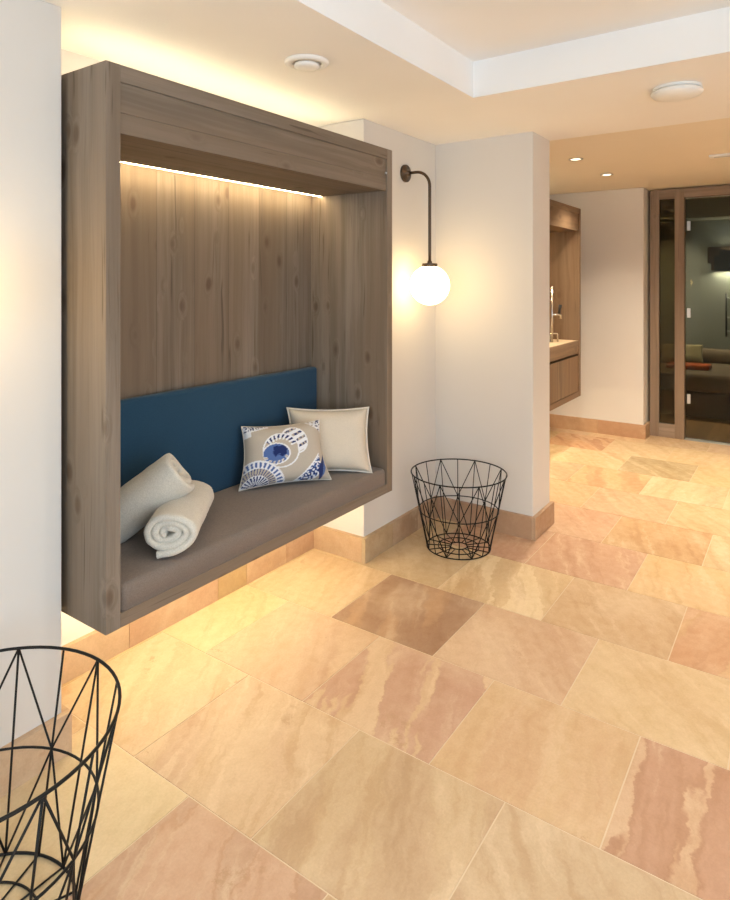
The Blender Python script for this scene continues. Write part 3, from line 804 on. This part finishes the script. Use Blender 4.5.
downlight(7.25, -.05, 2.45, 'added unseen downlight lighting the floor inside the glass door', 90, size=.36)  # added spot, stands in for light falling through the door
downlight(8.3, 1.5, 2.45, 'added unseen downlight brightening the room behind the glass door', 190, size=1.45)  # extra unseen spot that lifts the dim wall and daybed
t = thing('wall_mounted_rack', 'dark metal ladder rack on the wall behind the glass door', 'rack', (RX, .62, .78))
for b in (.45, .80):
    bm = bmesh.new(); tube(bm, [(RX - .06, b, .76), (RX - .06, b, 1.30)], .012, 8); link('post', bm, M['black'], t, True)
for z in (.83, 1.0, 1.24):
    bm = bmesh.new(); tube(bm, [(RX - .06, .45, z), (RX - .06, .80, z)], .009, 8); link('rung', bm, M['steel'], t, True)
for b in (.45, .80):
    for z in (.9, 1.2):
        bm = bmesh.new(); tube(bm, [(RX - .06, b, z), (RX, b, z)], .008, 8); link('bracket', bm, M['black'], t, True)
t = thing('daybed', 'wide taupe daybed in the dim room behind the glass door', 'daybed', (8.2, .6, 0))
link('base', rbox(7.55, 8.85, -.6, 1.7, .0, .27, .02, 2), M['daybed_dark'], t, True)
link('mattress', rbox(7.52, 8.88, -.62, 1.72, .27, .46, .05, 4), M['daybed'], t, True)
link('bolster', rbox(8.62, 8.88, -.6, 1.7, .46, .62, .06, 4), M['daybed'], t, True)
t = tag(link('folded_towel', rbox(7.85, 8.12, .86, 1.30, .461, .515, .02, 3), M['orange'], None, True), 'orange folded towel on the daybed behind the glass door', 'towel')
m, w, h = frame_matrix((8.35, 1.45, .461), (8.45, .98, .461), (8.50, 1.47, .68))
bm, info, rim = pillow_bm(w, h, .12, 24); bm.transform(m)
tag(link('cushion', bm, M['cush'], None, True), 'pale olive cushion at the head of the daybed behind the glass door', 'pillow')

# ------------------------------------------------------------------ light and camera
w = bpy.data.worlds.new('sky'); sc.world = w; w.use_nodes = True
bg = w.node_tree.nodes['Background']
bg.inputs[0].default_value = (.74, .87, 1.0, 1); bg.inputs[1].default_value = 4.9
def portal(loc, rot, sx, sy):
    ld = bpy.data.lights.new('window_portal', 'AREA'); ld.shape = 'RECTANGLE'; ld.size = sx; ld.size_y = sy; ld.energy = 1
    ld.cycles.is_portal = True
    lo = bpy.data.objects.new('window_portal', ld); COL.objects.link(lo); lo.location = loc; lo.rotation_euler = rot
portal(((W1[0] + W1[1]) / 2, B0 - .01, 1.225), (PI / 2, 0, 0), W1[1] - W1[0], W1[3] - W1[2])
portal((A0 - .01, (W2[0] + W2[1]) / 2, 1.225), (PI / 2, 0, -PI / 2), W2[1] - W2[0], W2[3] - W2[2])

cd = bpy.data.cameras.new('camera'); co = bpy.data.objects.new('camera', cd); COL.objects.link(co); sc.camera = co
cd.sensor_fit = 'HORIZONTAL'; cd.sensor_width = 36; cd.lens = 36 * 633 / 730
cd.shift_y = -(450 - 281) / 730
cd.clip_start = .05
co.location = (0, 0, H); co.rotation_euler = (PI / 2, 0, -math.radians(55.2))

sc.view_settings.view_transform = 'Standard'; sc.view_settings.look = 'None'
sc.view_settings.gamma = 1; sc.view_settings.use_curve_mapping = False
sc.view_settings.exposure = 0.0
sc.cycles.use_denoising = True
sc.cycles.max_bounces = 10; sc.cycles.diffuse_bounces = 6; sc.cycles.transparent_max_bounces = 12
sc.cycles.sample_clamp_indirect = 6
sc.cycles.caustics_reflective = False; sc.cycles.caustics_refractive = False
